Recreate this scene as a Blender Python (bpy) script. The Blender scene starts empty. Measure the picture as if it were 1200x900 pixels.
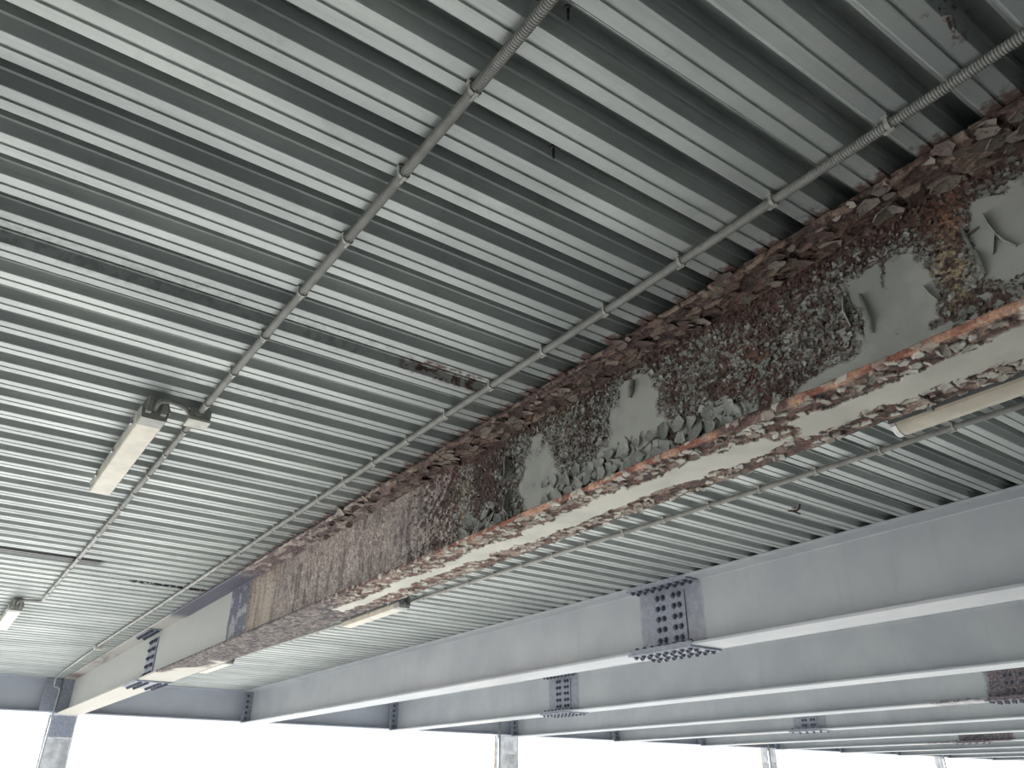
import bpy, bmesh, math, random
import numpy as np
from mathutils import Matrix, Vector

scene = bpy.context.scene
COL = scene.collection
random.seed(7)
RNG = np.random.default_rng(11)

# ------------------------------------------------------------------ camera
CAM_Z = 1.6
YAW, PITCH, ROLL, FPX = 0.6129, 0.4766, 0.0068, 920.87
cy_, sy_, cp_, sp_ = math.cos(YAW), math.sin(YAW), math.cos(PITCH), math.sin(PITCH)
fwd = Vector((sy_ * cp_, cy_ * cp_, sp_)); rgt = Vector((cy_, -sy_, 0.0)); upv = rgt.cross(fwd)
r2 = math.cos(ROLL) * rgt + math.sin(ROLL) * upv
u2 = -math.sin(ROLL) * rgt + math.cos(ROLL) * upv
cam_d = bpy.data.cameras.new('camera'); cam = bpy.data.objects.new('camera', cam_d); COL.objects.link(cam)
cam.matrix_world = Matrix(((r2.x, u2.x, -fwd.x, 0), (r2.y, u2.y, -fwd.y, 0), (r2.z, u2.z, -fwd.z, CAM_Z), (0, 0, 0, 1)))
cam_d.sensor_width = 36.0; cam_d.lens = FPX * 36.0 / 1200.0; cam_d.clip_end = 500
scene.camera = cam

# ------------------------------------------------------------------ sky, sun, exposure
SKY = 2.4
SUN = 50.0
world = bpy.data.worlds.new('sky'); scene.world = world; world.use_nodes = True
bg = world.node_tree.nodes['Background']
bg.inputs[0].default_value = (0.84, 0.92, 1.0, 1); bg.inputs[1].default_value = SKY
sun_d = bpy.data.lights.new('sun', 'SUN'); sun = bpy.data.objects.new('sun', sun_d); COL.objects.link(sun)
sun_d.energy = SUN; sun_d.angle = 0.01; sun_d.color = (1.0, 0.98, 0.96)
sun.rotation_euler = Vector((0.25, -1.0, -0.20)).to_track_quat('-Z', 'Y').to_euler()
scene.view_settings.view_transform = 'Standard'
scene.view_settings.look = 'None'
scene.view_settings.gamma = 1.0
scene.view_settings.use_curve_mapping = False
scene.view_settings.exposure = 0.0
scene.cycles.max_bounces = 10
scene.cycles.diffuse_bounces = 7

# ------------------------------------------------------------------ dimensions
P = 0.1875                      # deck pitch
Y0 = 1.6487                     # far edge of one deck rib
ZD = CAM_Z + 1.5917             # underside of the deck ribs
ZB = CAM_Z + 1.03               # underside of the beams
DEP = ZD - ZB                   # beam depth
FW = 0.343                      # flange width
FT = 0.02                       # flange thickness
X0 = 2.07                       # rusted beam
SP = 3.0                        # beam spacing
YEND = 15.43                    # where the beams end
XL, XR = -15.93, 35.07           # extent of the storey
YN = -24.0                      # the storey goes on behind the camera

def lin(c):
    c = np.asarray(c, float) / 255.0
    return np.where(c <= 0.04045, c / 12.92, ((c + 0.055) / 1.055) ** 2.4)
def L4(r, g, b):
    v = lin((r, g, b)); return (float(v[0]), float(v[1]), float(v[2]), 1.0)

# ------------------------------------------------------------------ materials
class NT:
    def __init__(s, name):
        s.m = bpy.data.materials.new(name); s.m.use_nodes = True
        s.t = s.m.node_tree; s.b = s.t.nodes['Principled BSDF']
    def n(s, typ, **kw):
        nd = s.t.nodes.new(typ)
        for k, v in kw.items():
            if k.startswith('i_'):
                key = k[2:]; key = int(key) if key.isdigit() else key.replace('_', ' ')
                nd.inputs[key].default_value = v
            else: setattr(nd, k, v)
        return nd
    def l(s, a, b): s.t.links.new(a, b)
    def val(s, sock, v):
        if hasattr(v, 'is_output') or isinstance(v, bpy.types.NodeSocket): s.l(v, sock)
        else: sock.default_value = v
    def math(s, op, a, b=None, clamp=False):
        nd = s.n('ShaderNodeMath', operation=op, use_clamp=clamp); s.val(nd.inputs[0], a)
        if b is not None: s.val(nd.inputs[1], b)
        return nd.outputs[0]
    def mix(s, f, a, b):
        nd = s.n('ShaderNodeMix', data_type='RGBA'); s.val(nd.inputs[0], f)
        s.val(nd.inputs[6], a); s.val(nd.inputs[7], b); return nd.outputs[2]
    def pos(s): return s.n('ShaderNodeNewGeometry').outputs['Position']
    def sep(s, v):
        nd = s.n('ShaderNodeSeparateXYZ'); s.l(v, nd.inputs[0]); return nd.outputs
    def map(s, v, scale):
        nd = s.n('ShaderNodeMapping'); s.l(v, nd.inputs[0]); nd.inputs['Scale'].default_value = scale; return nd.outputs[0]
    def noise(s, v, scale, detail=4, rough=0.6):
        nd = s.n('ShaderNodeTexNoise'); s.l(v, nd.inputs['Vector']); nd.inputs['Scale'].default_value = scale
        nd.inputs['Detail'].default_value = detail; nd.inputs['Roughness'].default_value = rough; return nd.outputs['Fac']
    def ramp(s, f, lo, hi):
        nd = s.n('ShaderNodeMapRange', clamp=True, interpolation_type='SMOOTHSTEP'); s.val(nd.inputs[0], f)
        nd.inputs[1].default_value = lo; nd.inputs[2].default_value = hi; return nd.outputs[0]
    def bump(s, h, dist, strength=1.0):
        nd = s.n('ShaderNodeBump'); nd.inputs['Strength'].default_value = strength; nd.inputs['Distance'].default_value = dist
        s.l(h, nd.inputs['Height']); s.l(nd.outputs[0], s.b.inputs['Normal'])
    def band(s, v, lo, hi, soft):
        return s.math('MULTIPLY', s.ramp(v, lo - soft, lo + soft), s.math('SUBTRACT', 1.0, s.ramp(v, hi - soft, hi + soft)))
    def set(s, **kw):
        for k, v in kw.items(): s.val(s.b.inputs[k.replace('_', ' ')], v)
        return s.m

def mat_simple(name, rgb, rough=0.5, metal=0.0, var=0.12, scale=30.0, bump=0.0):
    t = NT(name); p = t.pos(); n = t.noise(p, scale, 5)
    c = L4(*rgb); d = tuple(x * (1 - var * 2) for x in c[:3]) + (1,); e = tuple(min(1, x * (1 + var)) for x in c[:3]) + (1,)
    t.set(Base_Color=t.mix(t.ramp(n, .3, .7), d, e), Roughness=rough, Metallic=metal)
    if bump: t.bump(n, bump)
    return t.m

def mat_galv():
    t = NT('galvanised_steel'); p = t.pos(); X, Y, Z = t.sep(p)
    oi = t.n('ShaderNodeObjectInfo').outputs['Random']
    big = t.noise(t.map(p, (.7, 2.2, 1)), 1.3, 4); streak = t.noise(t.map(p, (1.2, 40, 40)), 1.5, 3)
    grain = t.noise(p, 160, 2); spangle = t.n('ShaderNodeTexVoronoi'); t.l(p, spangle.inputs['Vector']); spangle.inputs['Scale'].default_value = 55
    base = t.mix(t.ramp(big, .3, .72), L4(156, 162, 162), L4(191, 196, 194))
    base = t.mix(t.math('MULTIPLY', t.ramp(streak, .5, .75), .35), base, L4(138, 142, 138))
    base = t.mix(t.math('MULTIPLY', spangle.outputs['Color'], .10), base, L4(120, 124, 122))
    base = t.mix(t.math('MULTIPLY', oi, .25), base, L4(150, 154, 152))
    # whitish zinc bloom and dirt in blotches
    bl = t.noise(p, 5.5, 6, .7); bl2 = t.noise(p, 24, 5, .7)
    stain = t.math('MULTIPLY', t.math('MULTIPLY', t.band(Y, 2.52, 2.70, .03), t.band(X, -.5, 1.25, .15)), t.ramp(bl2, .45, .6))
    stain2 = t.math('MULTIPLY', t.band(Y, 3.25, 3.36, .03), t.math('MULTIPLY', t.band(X, .55, 1.15, .12), t.ramp(bl2, .45, .6)))
    base = t.mix(t.math('MULTIPLY', t.math('MAXIMUM', stain, stain2), .45), base, L4(105, 106, 103))
    wet = t.ramp(bl, .56, .72)
    base = t.mix(t.math('MULTIPLY', wet, .35), base, L4(128, 131, 128))
    # black band across the deck, left of the conduit
    dk = t.math('MULTIPLY', t.band(Y, 6.985, 7.10, .008), t.band(X, -1.2, .93, .03))
    dk2 = t.math('MULTIPLY', t.band(Y, 7.5, 7.58, .012), t.math('MULTIPLY', t.band(X, 1.25, 1.9, .05), t.ramp(bl2, .42, .5)))
    base = t.mix(t.math('MAXIMUM', dk, dk2), base, L4(46, 44, 50))
    # rust: perforated patch beside the second conduit, and along the ends that sit on the rusted beam
    rp = t.math('MULTIPLY', t.math('MULTIPLY', t.band(Y, 2.55, 2.69, .02), t.band(X, 1.3, 1.7, .04)), t.ramp(bl2, .47, .55))
    edge = t.math('ADD', X, t.math('MULTIPLY', bl2, .22))
    re = t.math('MULTIPLY', t.math('SUBTRACT', 1.0, t.ramp(Z, ZD + .004, ZD + .012)), t.math('MULTIPLY', t.math('MULTIPLY', t.ramp(edge, 1.94, 2.0), t.math('SUBTRACT', 1.0, t.ramp(X, 2.2, 2.3))), t.math('SUBTRACT', 1.0, t.ramp(Y, 5.5, 9.0))))
    rk = t.math('MULTIPLY', t.math('MULTIPLY', t.band(X, 1.46, 1.62, .04), t.band(Y, .38, .46, .02)), t.ramp(bl2, .55, .62))
    rust = t.math('MAXIMUM', t.math('MAXIMUM', rp, re), rk)
    base = t.mix(rust, base, t.mix(bl2, L4(68, 50, 48), L4(104, 80, 72)))
    t.set(Base_Color=base, Metallic=t.math('MULTIPLY', t.math('SUBTRACT', 1.0, rust), .35), Roughness=t.math('ADD', t.math('MULTIPLY', t.ramp(big, .3, .7), -.1), t.math('ADD', .48, t.math('MULTIPLY', rust, .4))))
    t.bump(t.math('ADD', t.math('MULTIPLY', grain, .15), t.math('ADD', big, t.math('MULTIPLY', rust, bl2))), .004, .35)
    return t.m

def mat_paint(name, zone_y, rusty=False):
    t = NT(name); p = t.pos(); X, Y, Z = t.sep(p)
    big = t.noise(p, 1.6, 4); run = t.noise(t.map(p, (6, 6, .5)), 2.0, 3); fine = t.noise(p, 90, 3)
    base = t.mix(t.ramp(big, .3, .7), L4(158, 163, 169), L4(171, 175, 179))
    base = t.mix(t.math('MULTIPLY', t.ramp(run, .55, .75), .25), base, L4(146, 150, 156))
    zn = t.math('ADD', Y, t.math('MULTIPLY', t.math('SUBTRACT', t.noise(p, 7, 3), .5), .05))
    zone = t.band(zn, zone_y - .38, zone_y + .35, .02)
    base = t.mix(t.math('MULTIPLY', zone, .85), base, t.mix(t.ramp(t.noise(p, 20, 4), .35, .7), L4(122, 128, 142), L4(146, 150, 160)))
    rough = .45
    if rusty:
        bl = t.noise(p, 9, 7, .72)
        near = t.band(Y, zone_y - 1.0, zone_y + .45, .3)
        low = t.math('SUBTRACT', 1.0, t.ramp(Z, ZB + .02, ZB + .16))
        tail = t.math('MULTIPLY', t.math('MULTIPLY', t.band(Y, zone_y - .4, zone_y + 1.3, .4), low), .8)
        f = t.ramp(t.math('ADD', t.math('MULTIPLY', t.math('MAXIMUM', near, tail), .62), t.math('MULTIPLY', bl, .6)), .72, .84)
        base = t.mix(f, base, t.mix(t.ramp(t.noise(p, 40, 5), .4, .62), L4(66, 62, 76), L4(126, 114, 114)))
        t.bump(bl, .006, .6)
    else:
        t.bump(fine, .0006, .5)
    return t.set(Base_Color=base, Roughness=rough)

def mat_attr(name, rough=.8):
    # colour of paint or rust per point, alpha says how much paint: bare rust is grainy and speckled, paint nearly plain
    t = NT(name); p = t.pos()
    at = t.n('ShaderNodeAttribute', attribute_name='tint'); a = at.outputs['Color']; pt = at.outputs['Alpha']
    n = t.noise(p, 95, 5, .8); n2 = t.noise(p, 32, 6, .75); n3 = t.noise(p, 330, 3, .6)
    bare = t.math('SUBTRACT', 1.0, pt)
    def mul(c0, c1):
        m = t.n('ShaderNodeMix', data_type='RGBA', blend_type='MULTIPLY'); m.inputs[0].default_value = 1.0
        t.val(m.inputs[6], c0); t.val(m.inputs[7], c1); return m.outputs[2]
    grain = t.mix(t.ramp(n, .34, .66), (.38, .37, .38, 1), (1.75, 1.72, 1.68, 1))
    rusty = mul(a, grain)
    rusty = t.mix(t.math('MULTIPLY', t.ramp(n2, .55, .68), .55), rusty, L4(128, 122, 114))
    rusty = t.mix(t.math('MULTIPLY', t.ramp(n2, .44, .34), .6), rusty, L4(46, 38, 40))
    plain = mul(a, t.mix(t.ramp(n3, .3, .7), (.93, .93, .93, 1), (1.05, 1.05, 1.05, 1)))
    t.set(Base_Color=t.mix(pt, rusty, plain), Roughness=t.math('ADD', .62, t.math('MULTIPLY', bare, .25)))
    t.bump(t.math('ADD', t.math('MULTIPLY', t.math('ADD', n, n2), t.math('ADD', .12, bare)), t.math('MULTIPLY', n3, .04)), .004, .9)
    return t.m

def mat_flake(name, c0, c1, c2):
    t = NT(name); p = t.pos(); oi = t.n('ShaderNodeObjectInfo').outputs['Random']
    n = t.noise(p, 60, 4); n2 = t.noise(p, 9, 2)
    c = t.mix(t.ramp(t.math('ADD', t.math('MULTIPLY', oi, .7), t.math('MULTIPLY', n2, .5)), .3, .9), L4(*c0), L4(*c1))
    c = t.mix(t.math('MULTIPLY', t.ramp(n, .52, .66), .7), c, L4(*c2))
    t.set(Base_Color=c, Roughness=.7); t.bump(n, .001, .5)
    return t.m

M = {}
M['galv'] = mat_galv()
M['paint_odd'] = mat_paint('grey_paint_near_splice', 4.83)
M['paint_even'] = mat_paint('grey_paint_far_splice', 10.05)
M['paint_rust_odd'] = mat_paint('grey_paint_rusting_near', 4.85, True)
M['paint_rust_even'] = mat_paint('grey_paint_rusting_far', 10.0, True)
M['paint'] = mat_paint('grey_paint', -50)
M['edge_paint'] = mat_simple('blue_grey_paint', (170, 175, 186), .5, 0, .04, 2)
M['plate'] = mat_simple('primer_plate', (136, 142, 156), .5, 0, .14, 40)
M['bolt'] = mat_simple('bolt_steel', (82, 87, 100), .45, .2, .2, 60)
M['conduit'] = mat_simple('conduit_plastic', (142, 142, 138), .5, 0, .10, 12)
M['clip'] = mat_simple('clip_plastic', (168, 168, 162), .45, 0, .10, 30)
M['steel_pipe'] = mat_simple('steel_pipe', (165, 168, 170), .4, .3, .1, 20)
M['housing'] = mat_simple('lamp_housing', (150, 151, 146), .5, 0, .08, 15)
M['dark_housing'] = mat_simple('lamp_housing_dark', (92, 95, 98), .5, 0, .1, 15)
M['diffuser'] = mat_simple('lamp_diffuser', (190, 184, 168), .35, 0, .08, 9)
M['box'] = mat_simple('junction_box_plastic', (186, 184, 174), .5, 0, .10, 25)
M['metal'] = mat_simple('latch_metal', (176, 178, 178), .3, .8, .1, 30)
M['concrete'] = mat_simple('concrete', (178, 179, 177), .9, 0, .06, 1.5, .002)
M['ground'] = mat_simple('asphalt_ground', (168, 167, 163), .9, 0, .08, 2)
M['corroded'] = mat_attr('peeling_paint_and_rust')
M['flake'] = mat_flake('lifted_paint', (132, 135, 130), (152, 154, 148), (118, 112, 104))
M['flake_pale'] = mat_flake('lifted_pale_paint', (120, 114, 107), (166, 161, 152), (98, 82, 78))
M['crumb'] = mat_simple('paint_crumbs', (128, 129, 123), .75, 0, .22, 45)
M['rustcrumb'] = mat_simple('rust_crumbs', (98, 82, 76), .85, 0, .28, 40)
M['rustflake'] = mat_flake('rust_scale', (88, 72, 68), (146, 137, 128), (68, 54, 52))
M['column'] = mat_simple('column_paint_with_glare', (212, 214, 218), .55, 0, .16, 6)  # column paint lightened, glare from the bright sky is put into its colour
M['column_warm'] = mat_simple('column_rust_stain', (218, 184, 140), .6, 0, .2, 7)
M['black'] = mat_simple('dark_rubber', (30, 30, 32), .6)
M['nest'] = mat_simple('torn_steel_scrap', (74, 62, 60), .8, 0, .3, 40)

# ------------------------------------------------------------------ helpers
def tag(o, label=None, cat=None, group=None, kind=None):
    if label: o['label'] = label
    if cat: o['category'] = cat; o['kind'] = 'thing'
    if group: o['group'] = group
    if kind: o['kind'] = kind
    return o
def empty(name, loc, label=None, cat=None, group=None):
    o = bpy.data.objects.new(name, None); COL.objects.link(o); o.location = loc; o.empty_display_size = .1
    return tag(o, label, cat, group)
def link(name, me, parent=None, mat=None):
    if mat is not None and not me.materials: me.materials.append(mat)
    o = bpy.data.objects.new(name, me); COL.objects.link(o)
    if parent is not None: o.parent = parent
    return o
def world_child(o, parent):               # mesh built in world coordinates under a parent that stands elsewhere
    o.parent = parent
    t = Vector((0, 0, 0)); q = parent
    while q is not None: t += Vector(q.location); q = q.parent
    o.matrix_parent_inverse = Matrix.Translation(-t)
    return o
class MB:
    def __init__(s): s.bm = bmesh.new()
    def box(s, x0, x1, y0, y1, z0, z1, bev=0.0):
        v = [s.bm.verts.new((x, y, z)) for x in (x0, x1) for y in (y0, y1) for z in (z0, z1)]
        fs = [s.bm.faces.new([v[i] for i in f]) for f in ((0, 1, 3, 2), (4, 6, 7, 5), (0, 4, 5, 1), (2, 3, 7, 6), (0, 2, 6, 4), (1, 5, 7, 3))]
        if bev:
            es = list({e for f in fs for e in f.edges})
            bmesh.ops.bevel(s.bm, geom=es, offset=bev, segments=2, affect='EDGES', profile=.5)
        return s
    def tube(s, pts, r, n=10, caps=True):
        pts = [Vector(p) for p in pts]; rings = []; up = None
        rr = r if hasattr(r, '__len__') else [r] * len(pts)
        for i, p in enumerate(pts):
            d = (pts[min(i + 1, len(pts) - 1)] - pts[max(i - 1, 0)]).normalized()
            if up is None: up = Vector((0, 0, 1)) if abs(d.z) < .9 else Vector((1, 0, 0))
            a = d.cross(up).normalized(); up = a.cross(d).normalized()
            rings.append([s.bm.verts.new(p + (a * math.cos(2 * math.pi * k / n) + up * math.sin(2 * math.pi * k / n)) * rr[i]) for k in range(n)])
        for i in range(len(rings) - 1):
            for k in range(n):
                f = s.bm.faces.new((rings[i][k], rings[i][(k + 1) % n], rings[i + 1][(k + 1) % n], rings[i + 1][k])); f.smooth = True
        if caps: s.bm.faces.new(rings[0][::-1]); s.bm.faces.new(rings[-1])
        return s
    def prism(s, prof, axis, a0, a1, caps=True, smooth=False):
        # prof: list of 2-D points; axis 0: prof=(y,z), axis 1: prof=(x,z), axis 2: prof=(x,y)
        def mk(q, a): return {0: (a, q[0], q[1]), 1: (q[0], a, q[1]), 2: (q[0], q[1], a)}[axis]
        A = [s.bm.verts.new(mk(q, a0)) for q in prof]; B = [s.bm.verts.new(mk(q, a1)) for q in prof]
        n = len(prof)
        for i in range(n):
            f = s.bm.faces.new((A[i], A[(i + 1) % n], B[(i + 1) % n], B[i])); f.smooth = smooth
        if caps: s.bm.faces.new(A[::-1]); s.bm.faces.new(B)
        return s
    def mesh(s, name, mat=None):
        bmesh.ops.recalc_face_normals(s.bm, faces=s.bm.faces)
        me = bpy.data.meshes.new(name); s.bm.to_mesh(me); s.bm.free()
        if mat is not None: me.materials.append(mat)
        return me
    def obj(s, name, mat, parent=None, world=False):
        o = link(name, s.mesh(name, mat))
        if parent is not None:
            if world: world_child(o, parent)
            else: o.parent = parent
        return o

# ------------------------------------------------------------------ numpy noise
def _h(ix, iy, seed):
    n = (ix.astype(np.int64) * 374761393 + iy.astype(np.int64) * 668265263 + seed * 1442695041) & 0x7fffffff
    n = ((n ^ (n >> 13)) * 1274126177) & 0x7fffffff
    n = ((n ^ (n >> 11)) * 1103515245) & 0x7fffffff
    return ((n ^ (n >> 15)) & 0xffffff) / float(0xffffff)
def vn(x, y, seed=0):
    ix, iy = np.floor(x), np.floor(y); fx, fy = x - ix, y - iy
    fx = fx * fx * (3 - 2 * fx); fy = fy * fy * (3 - 2 * fy)
    a, b, c, d = _h(ix, iy, seed), _h(ix + 1, iy, seed), _h(ix, iy + 1, seed), _h(ix + 1, iy + 1, seed)
    return (a * (1 - fx) + b * fx) * (1 - fy) + (c * (1 - fx) + d * fx) * fy
def fbm(x, y, f, seed=0, oc=4, g=.55):
    s, a, t = 0, 1.0, 0
    for o in range(oc):
        s = s + a * vn(x * f, y * f, seed + o * 17); t += a; a *= g; f *= 2.03
    return s / t
def worley(x, y, f, seed=0):
    X, Y = x * f, y * f; ix, iy = np.floor(X), np.floor(Y)
    d1 = np.full(X.shape, 9.0); d2 = np.full(X.shape, 9.0); cid = np.zeros(X.shape); gx = np.zeros(X.shape); gy = np.zeros(X.shape)
    for i in (-1, 0, 1):
        for j in (-1, 0, 1):
            cx, cy = ix + i, iy + j
            px = cx + _h(cx, cy, seed); py = cy + _h(cx, cy, seed + 5)
            d = np.hypot(X - px, Y - py); m = d < d1
            d2 = np.where(m, d1, np.minimum(d2, d)); cid = np.where(m, _h(cx, cy, seed + 9), cid)
            gx = np.where(m, X - px, gx); gy = np.where(m, Y - py, gy); d1 = np.where(m, d, d1)
    return d1, d2, cid, gx, gy
def ss(x, a, b):
    t = np.clip((x - a) / (b - a), 0, 1); return t * t * (3 - 2 * t)
def bump2(y, t, cy, ct, ry, rt):
    return np.exp(-(((y - cy) / ry) ** 2 + ((t - ct) / rt) ** 2))
def cmix(f, a, b): return a * (1 - f[..., None]) + b * f[..., None]
def C(*rgb): return lin(rgb)

def grid_mesh(name, V, T, mat, wrap=False, extra=None, alpha=None):
    n, m = V.shape[:2]
    verts = V.reshape(-1, 3); cols = T.reshape(-1, 3)
    al = (np.ones(len(cols)) if alpha is None else alpha.reshape(-1))[:, None]
    i = np.arange(n - 1)[:, None]; j = np.arange(m if wrap else m - 1)[None, :]
    j1 = (j + 1) % m
    q = np.stack([i * m + j, i * m + j1, (i + 1) * m + j1, (i + 1) * m + j], -1).reshape(-1, 4)
    if extra is not None:
        ev, ef, ec = extra
        q = np.vstack([q, np.asarray(ef) + len(verts)]); verts = np.vstack([verts, ev]); cols = np.vstack([cols, np.tile(ec, (len(ev), 1))]); al = np.vstack([al, np.ones((len(ev), 1))])
    me = bpy.data.meshes.new(name)
    me.vertices.add(len(verts)); me.vertices.foreach_set('co', verts.astype(np.float32).ravel())
    me.loops.add(len(q) * 4); me.loops.foreach_set('vertex_index', q.astype(np.int32).ravel())
    me.polygons.add(len(q)); me.polygons.foreach_set('loop_start', (np.arange(len(q)) * 4).astype(np.int32))
    me.polygons.foreach_set('loop_total', np.full(len(q), 4, np.int32))
    a = me.color_attributes.new('tint', 'FLOAT_COLOR', 'POINT')
    a.data.foreach_set('color', np.hstack([cols, al]).astype(np.float32).ravel())
    me.update(); me.validate(); me.materials.append(mat)
    return me
BOXF = [(0, 1, 3, 2), (4, 6, 7, 5), (0, 4, 5, 1), (2, 3, 7, 6), (0, 2, 6, 4), (1, 5, 7, 3)]
def boxv(x0, x1, y0, y1, z0, z1): return np.array([(x, y, z) for x in (x0, x1) for y in (y0, y1) for z in (z0, z1)], float)

# ================================================================== the setting
o = MB().box(XL - 2, XR + 2, YN - 6, 17.5, -.25, 0).obj('floor', M['concrete'])
tag(o, 'grey concrete parking floor under the steel deck', None, None, 'structure')
o = MB().box(-120, 160, -120, 200, -.6, -.26).obj('ground', M['ground'])
tag(o, 'pale open ground outside the parking storey', None, None, 'structure')

# ceiling slab with the ribbed steel sheets hung under it, four ribs to a sheet
ceil = MB().box(XL, XR, YN, 16.35, ZD + .0815, ZD + .31).obj('ceiling', M['concrete'])
tag(ceil, 'ribbed galvanised steel deck carrying the concrete floor above', None, None, 'structure')
def deck_profile():
    pr = []
    for k in range(4):
        b = k * P
        pr += [(b + .0010, .0030), (b + .0145, .0365), (b + .0228, .0380), (b + .0240, .078),
               (b + .0698, .078), (b + .0710, .0380), (b + .0793, .0365), (b + .0935, .0012), (b + .0955, 0),
               (b + .1342, 0), (b + .1366, .0058), (b + .1444, .0058), (b + .1468, 0), (b + P - .0030, 0)]
    return pr
def panel_mesh(length):
    pr = deck_profile(); pr = pr + [(y, z + .0013) for y, z in reversed(pr)]
    return MB().prism(pr, 0, 0, length).mesh('deck_panel', M['galv'])
k0 = -4 * math.ceil((Y0 + 7.0) / (4 * P))
xs = [XL, X0 - 6, X0, X0 + 6, X0 + 12, X0 + 21, XR]
pm = {}
for a, b in zip(xs[:-1], xs[1:]):
    Lk = round(b - a - .004, 3)
    if Lk not in pm: pm[Lk] = panel_mesh(Lk)
    ya = Y0 + k0 * P
    while ya < 15.5:
        o = link('deck_panel', pm[Lk]); o.location = (a + .002, ya, ZD + .0005 + random.uniform(0, .0012)); world_child(o, ceil)
        ya += 4 * P

# ================================================================== bolts and splices
def bolt_mesh(r=.019, h=.014):
    b = bmesh.new()
    def ring(rad, z, n, ph=0): return [b.verts.new((rad * math.cos(2 * math.pi * i / n + ph), rad * math.sin(2 * math.pi * i / n + ph), z)) for i in range(n)]
    def skirt(A, B):
        for i in range(len(A)): b.faces.new((A[i], A[(i + 1) % len(A)], B[(i + 1) % len(A)], B[i]))
    w0, w1 = ring(r * 1.45, 0, 10), ring(r * 1.45, .003, 10); skirt(w0, w1); b.faces.new(w1)
    h0, h1 = ring(r, .003, 6), ring(r, .003 + h, 6); skirt(h0, h1); b.faces.new(h1)
    s0, s1 = ring(r * .6, .003 + h, 6), ring(r * .6, .003 + h + .006, 6); skirt(s0, s1); b.faces.new(s1)
    bmesh.ops.recalc_face_normals(b, faces=b.faces)
    me = bpy.data.meshes.new('bolt'); b.to_mesh(me); b.free(); me.materials.append(M['bolt']); return me
BOLT = bolt_mesh()
ROT = {'-x': Matrix.Rotation(-math.pi / 2, 4, 'Y'), '-z': Matrix.Rotation(math.pi, 4, 'X'), '+z': Matrix.Identity(4), '-y': Matrix.Rotation(math.pi / 2, 4, 'X')}
def bolt(parent, loc, d):
    o = link('bolt', BOLT); o.parent = parent
    o.matrix_basis = Matrix.Translation(loc) @ ROT[d] @ Matrix.Rotation(random.uniform(0, 1), 4, 'Z')
    return o
def splice(beam, ys, detail=2, mat=None):
    mat = mat or M['plate']
    # local frame of the beam: x from its web, z from its underside
    wp = MB().box(-.019, -.0075, ys - .19, ys + .19, .075, DEP - .075, .002).obj('splice_plate', mat, beam)
    if detail > 0:
        for r in range(5):
            for c in (-.15, -.085, .04, .105):
                bolt(wp, (-.019, ys + c + .02, .10 + r * .088 + .004), '-x')
    bp = MB().box(-FW / 2 - .012, FW / 2 + .012, ys - .36, ys + .36, -.017, -.0005, .002).obj('splice_plate', mat, beam)
    ip = MB().box(-FW / 2 + .005, -.03, ys - .36, ys + .36, FT + .0005, FT + .014, .002).obj('splice_plate', mat, beam)
    tp = MB().box(-FW / 2 + .005, -.03, ys - .36, ys + .36, DEP - FT - .014, DEP - FT - .0005, .002).obj('splice_plate', mat, beam)
    MB().box(.0075, .019, ys - .19, ys + .19, .075, DEP - .075, .002).obj('splice_plate', mat, beam)
    if detail > 0:
        ny = 8 if detail > 1 else 5
        for i in range(ny):
            y = ys - .31 + .62 * i / (ny - 1)
            for x in ((-.135, -.065, .065, .135) if detail > 1 else (-.12, .12)): bolt(bp, (x, y, -.017), '-z')
            bolt(ip, (-.12, y, FT + .014), '+z')
            for x in ((-.13, -.065) if detail > 1 else (-.12,)): bolt(tp, (x, y, DEP - FT - .014), '-z')

# ================================================================== clean beams
def ibeam_mesh(kind, y0, y1):
    h = FW / 2
    m = MB()
    if kind == 'web': m.box(-.007, .007, y0, y1, FT, DEP - FT)
    elif kind == 'bottom_flange':
        m.prism([(-h, .0015), (-h + .0015, 0), (h - .0015, 0), (h, .0015), (h, FT - .0015), (h - .0015, FT), (.014, FT), (.007, FT + .007), (-.007, FT + .007), (-.014, FT), (-h + .0015, FT), (-h, FT - .0015)], 1, y0, y1)
    else:
        t = DEP
        m.prism([(-h, t - FT + .0015), (-h + .0015, t - FT), (-.014, t - FT), (-.007, t - FT - .007), (.007, t - FT - .007), (.014, t - FT), (h - .0015, t - FT), (h, t - FT + .0015), (h, t), (-h, t)], 1, y0, y1)
    return m.mesh(kind)
BM = {k: ibeam_mesh(k, YN, YEND) for k in ('web', 'bottom_flange', 'top_flange')}
def ordinal(k): return ['', 'first', 'second', 'third', 'fourth', 'fifth', 'sixth', 'seventh', 'eighth', 'ninth', 'tenth'][k]
BL = {-2: 'grey painted steel beam, second one left of the rusted beam, above the camera',
      -1: 'grey painted steel beam just left of the two left conduits, above the camera',
      1: 'nearest smooth grey steel beam with a bolted splice, first right of the rusted beam',
      2: 'second grey steel beam right of the rusted beam, splice bolted above the sky',
      3: 'third grey beam right of the rusted one, rust eating at its splice',
      4: 'fourth grey steel beam right of the rusted beam, small bolted splice near mid-span',
      5: 'fifth grey steel beam right of the rusted beam, low and thin',
      6: 'sixth grey beam right of the rusted beam, with a rusty splice',
      7: 'seventh grey steel beam right of the rusted beam, low and thin',
      8: 'eighth grey steel beam right of the rusted beam, far and thin',
      9: 'ninth grey steel beam right of the rusted beam, over the rightmost column',
      10: 'tenth and farthest grey steel beam right of the rusted beam'}
ENDP = MB().box(-FW / 2, FW / 2, YEND - .022, YEND - .002, .0, DEP).mesh('end_plate')
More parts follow.
